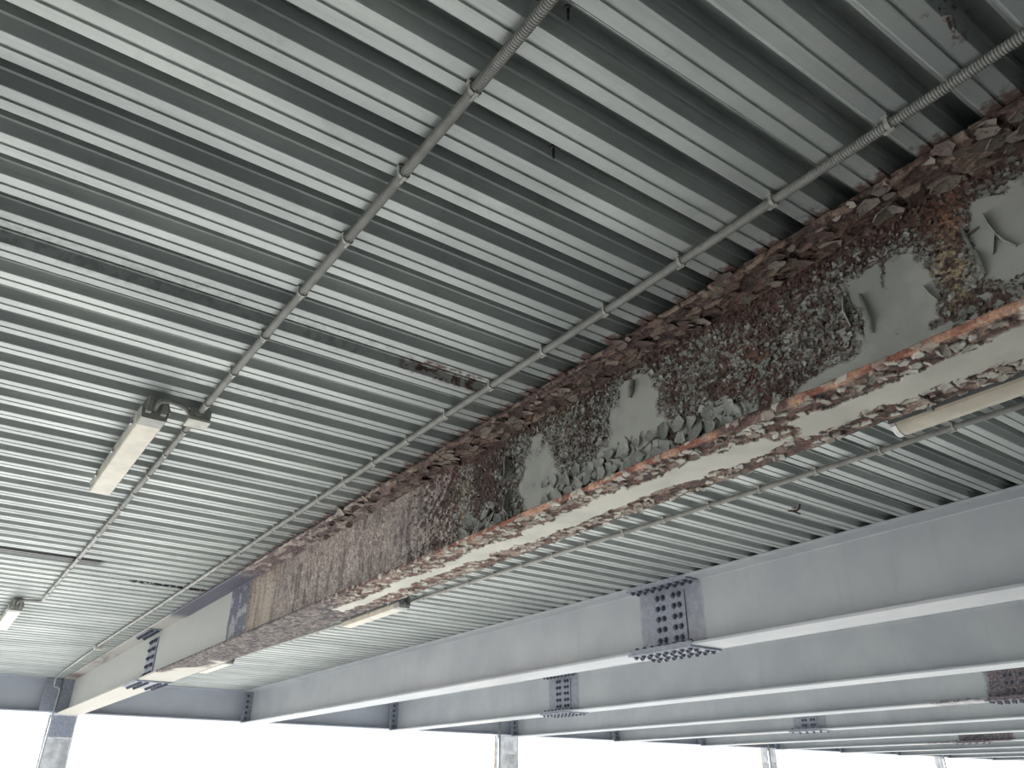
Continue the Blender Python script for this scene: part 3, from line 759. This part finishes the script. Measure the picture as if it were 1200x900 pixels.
# ================================================================== lamps
def lamp(x, y0, y1, label, bottom, round_=False, wire=None, dark=False):
    root = empty('strip_lamp', (x, (y0 + y1) / 2, bottom), label, 'lamp', 'strip lamps under the deck')
    hs = M['dark_housing'] if dark else M['housing']; zt = ZD - .003
    w = .062
    zm = bottom + .045
    MB().prism([(x - w, zm), (x + w, zm), (x + w, zm + .012), (x + w * .62, zt - .006), (x - w * .62, zt - .006), (x - w, zm + .012)], 1, y0, y1).obj('housing', hs, root, True)
    if round_: prof = [(x + .056 * math.cos(a), zm - .001 - .048 * math.sin(a)) for a in np.linspace(0, math.pi, 11)]
    else: prof = [(x - w * .93, zm - .001), (x - w * .88, bottom + .006), (x - w * .8, bottom), (x + w * .8, bottom), (x + w * .88, bottom + .006), (x + w * .93, zm - .001)]
    MB().prism(prof, 1, y0 + .10, y1 - (.031 if round_ else .006), smooth=False).obj('diffuser', M['diffuser'], root, True)
    MB().prism([(x + (a - x) * 1.01, zm - .001 + (b - zm + .001) * 1.01) for a, b in prof], 1, y0 + .002, y0 + .0995).obj('end_cap', M['metal'] if round_ else M['housing'], root, True)
    if round_: MB().prism([(x + (a - x) * 1.04, zm - .001 + (b - zm + .001) * 1.06) for a, b in prof], 1, y1 - .03, y1 - .004).obj('end_cap', M['metal'], root, True)
    for yy in ((y0 + .2), (y0 + y1) / 2, y1 - .2):
        for s in (-1, 1): MB().box(x + s * (w + .001) - .004, x + s * (w + .001) + .004, yy - .012, yy + .012, zm - .012, zm + .02, .001).obj('latch', M['metal'], root, True)
    for s in (-.032, .032): MB().box(x + s - .012, x + s + .012, y0 - .03, y0 - .001, bottom + .02, zt - .02, .003).obj('mounting_lug', hs, root, True)
    for yy in (y0 + .25, y1 - .25): MB().box(x - .03, x + .03, yy - .015, yy + .015, zt - .0055, ZD - .0005).obj('bracket', M['metal'], root, True)
    return root
lamp(.535, 3.56, 4.81, 'cream strip lamp with grey housing hung left of the leftmost conduit', ZD - .12)
lamp(.54, 8.87, 10.10, 'pale strip lamp at the left edge, at the far end of the leftmost conduit', ZD - .12)
lamp(3.40, .46, 1.71, 'tubular strip lamp at the right edge just behind the rusted beam', ZD - .12, True, None, True)
lamp(3.42, 6.55, 7.80, 'strip lamp below the middle of the rusted beam, seen edge-on', ZD - .12, False, None, True)
lamp(3.29, 11.19, 12.42, 'small far strip lamp behind the far splice of the rusted beam', ZD - .12, False, None, True)
# junction box and bent leads of the left lamps
jb = empty('junction_box', (.735, 3.63, ZD - .06), 'square cream junction box on the leftmost conduit beside the strip lamp', 'junction box', 'junction boxes on the deck')
MB().box(.688, .782, 3.585, 3.68, ZD - .0505, ZD - .001, .006).obj('body', M['housing'], jb, True)
MB().box(.684, .786, 3.581, 3.684, ZD - .068, ZD - .051, .004).obj('lid', M['box'], jb, True)
MB().tube([(.72, 3.586, ZD - .026), (.72, 3.572, ZD - .026)], .018, 10).obj('cable_gland', M['housing'], jb, True)
pts = [(.69, 3.62, ZD - .026), (.66, 3.58, ZD - .026), (.62, 3.545, ZD - .028), (.575, 3.52, ZD - .034), (.54, 3.515, ZD - .046), (.53, 3.53, ZD - .06), (.53, 3.562, ZD - .072)]
o = MB().tube(pts, .012, 8).obj('lamp_lead', M['conduit']); tag(o, 'short curved grey lead from the junction box to the cream lamp', 'conduit', 'leads to the left lamps')
pts = [(.735, 8.74, ZD - .02), (.71, 8.80, ZD - .022), (.64, 8.81, ZD - .024), (.575, 8.81, ZD - .03), (.54, 8.82, ZD - .05), (.54, 8.872, ZD - .07)]
o = MB().tube(pts, .012, 8).obj('lamp_lead', M['conduit']); tag(o, 'short bent lead into the lamp at the left edge', 'conduit', 'leads to the left lamps')
# torn scrap hanging from a rib between the beams
sc_ = empty('hanging_scrap', (4.17, 2.84, ZD), 'dark scrap of torn wire hanging from the deck beside the first smooth beam', 'scrap')
MB().tube([(4.17, 2.80, ZD), (4.165, 2.81, ZD - .03), (4.15, 2.83, ZD - .045), (4.11, 2.85, ZD - .04)], .006, 6).obj('wire', M['nest'], sc_, True)
MB().tube([(4.20, 2.86, ZD), (4.19, 2.85, ZD - .02), (4.16, 2.85, ZD - .035), (4.20, 2.83, ZD - .05)], .006, 6).obj('wire', M['nest'], sc_, True)
o = link('rust_flake', FM['rust_flake'][2]); o.location = (4.17, 2.84, ZD - .022); o.scale = (.035, .03, .04); world_child(o, sc_)
# rust hole and dark fixings in the deck
for i, (x, y) in enumerate(((.81, .935), (1.06, 1.31), (1.52, .425))):
    s = empty('deck_screw', (x, y, ZD), ['dark screw tip poking through the deck left of the leftmost conduit', 'dark screw tip poking through the deck between the two left conduits', 'rusty screw through the deck at the top right corner'][i], 'screw', 'screws through the deck')
    zb = ZD + .0355 if i < 2 else ZD
    MB().tube([(x, y, zb + .01), (x, y, zb - .035), (x, y, zb - .045)], [.004, .0035, .0005], 6).obj('shank', M['black'] if i < 2 else M['rustflake'], s, True)
    MB().tube([(x, y, zb + .0005), (x, y, zb - .004)], .011, 10).obj('washer', M['black'] if i < 2 else M['rustflake'], s, True)
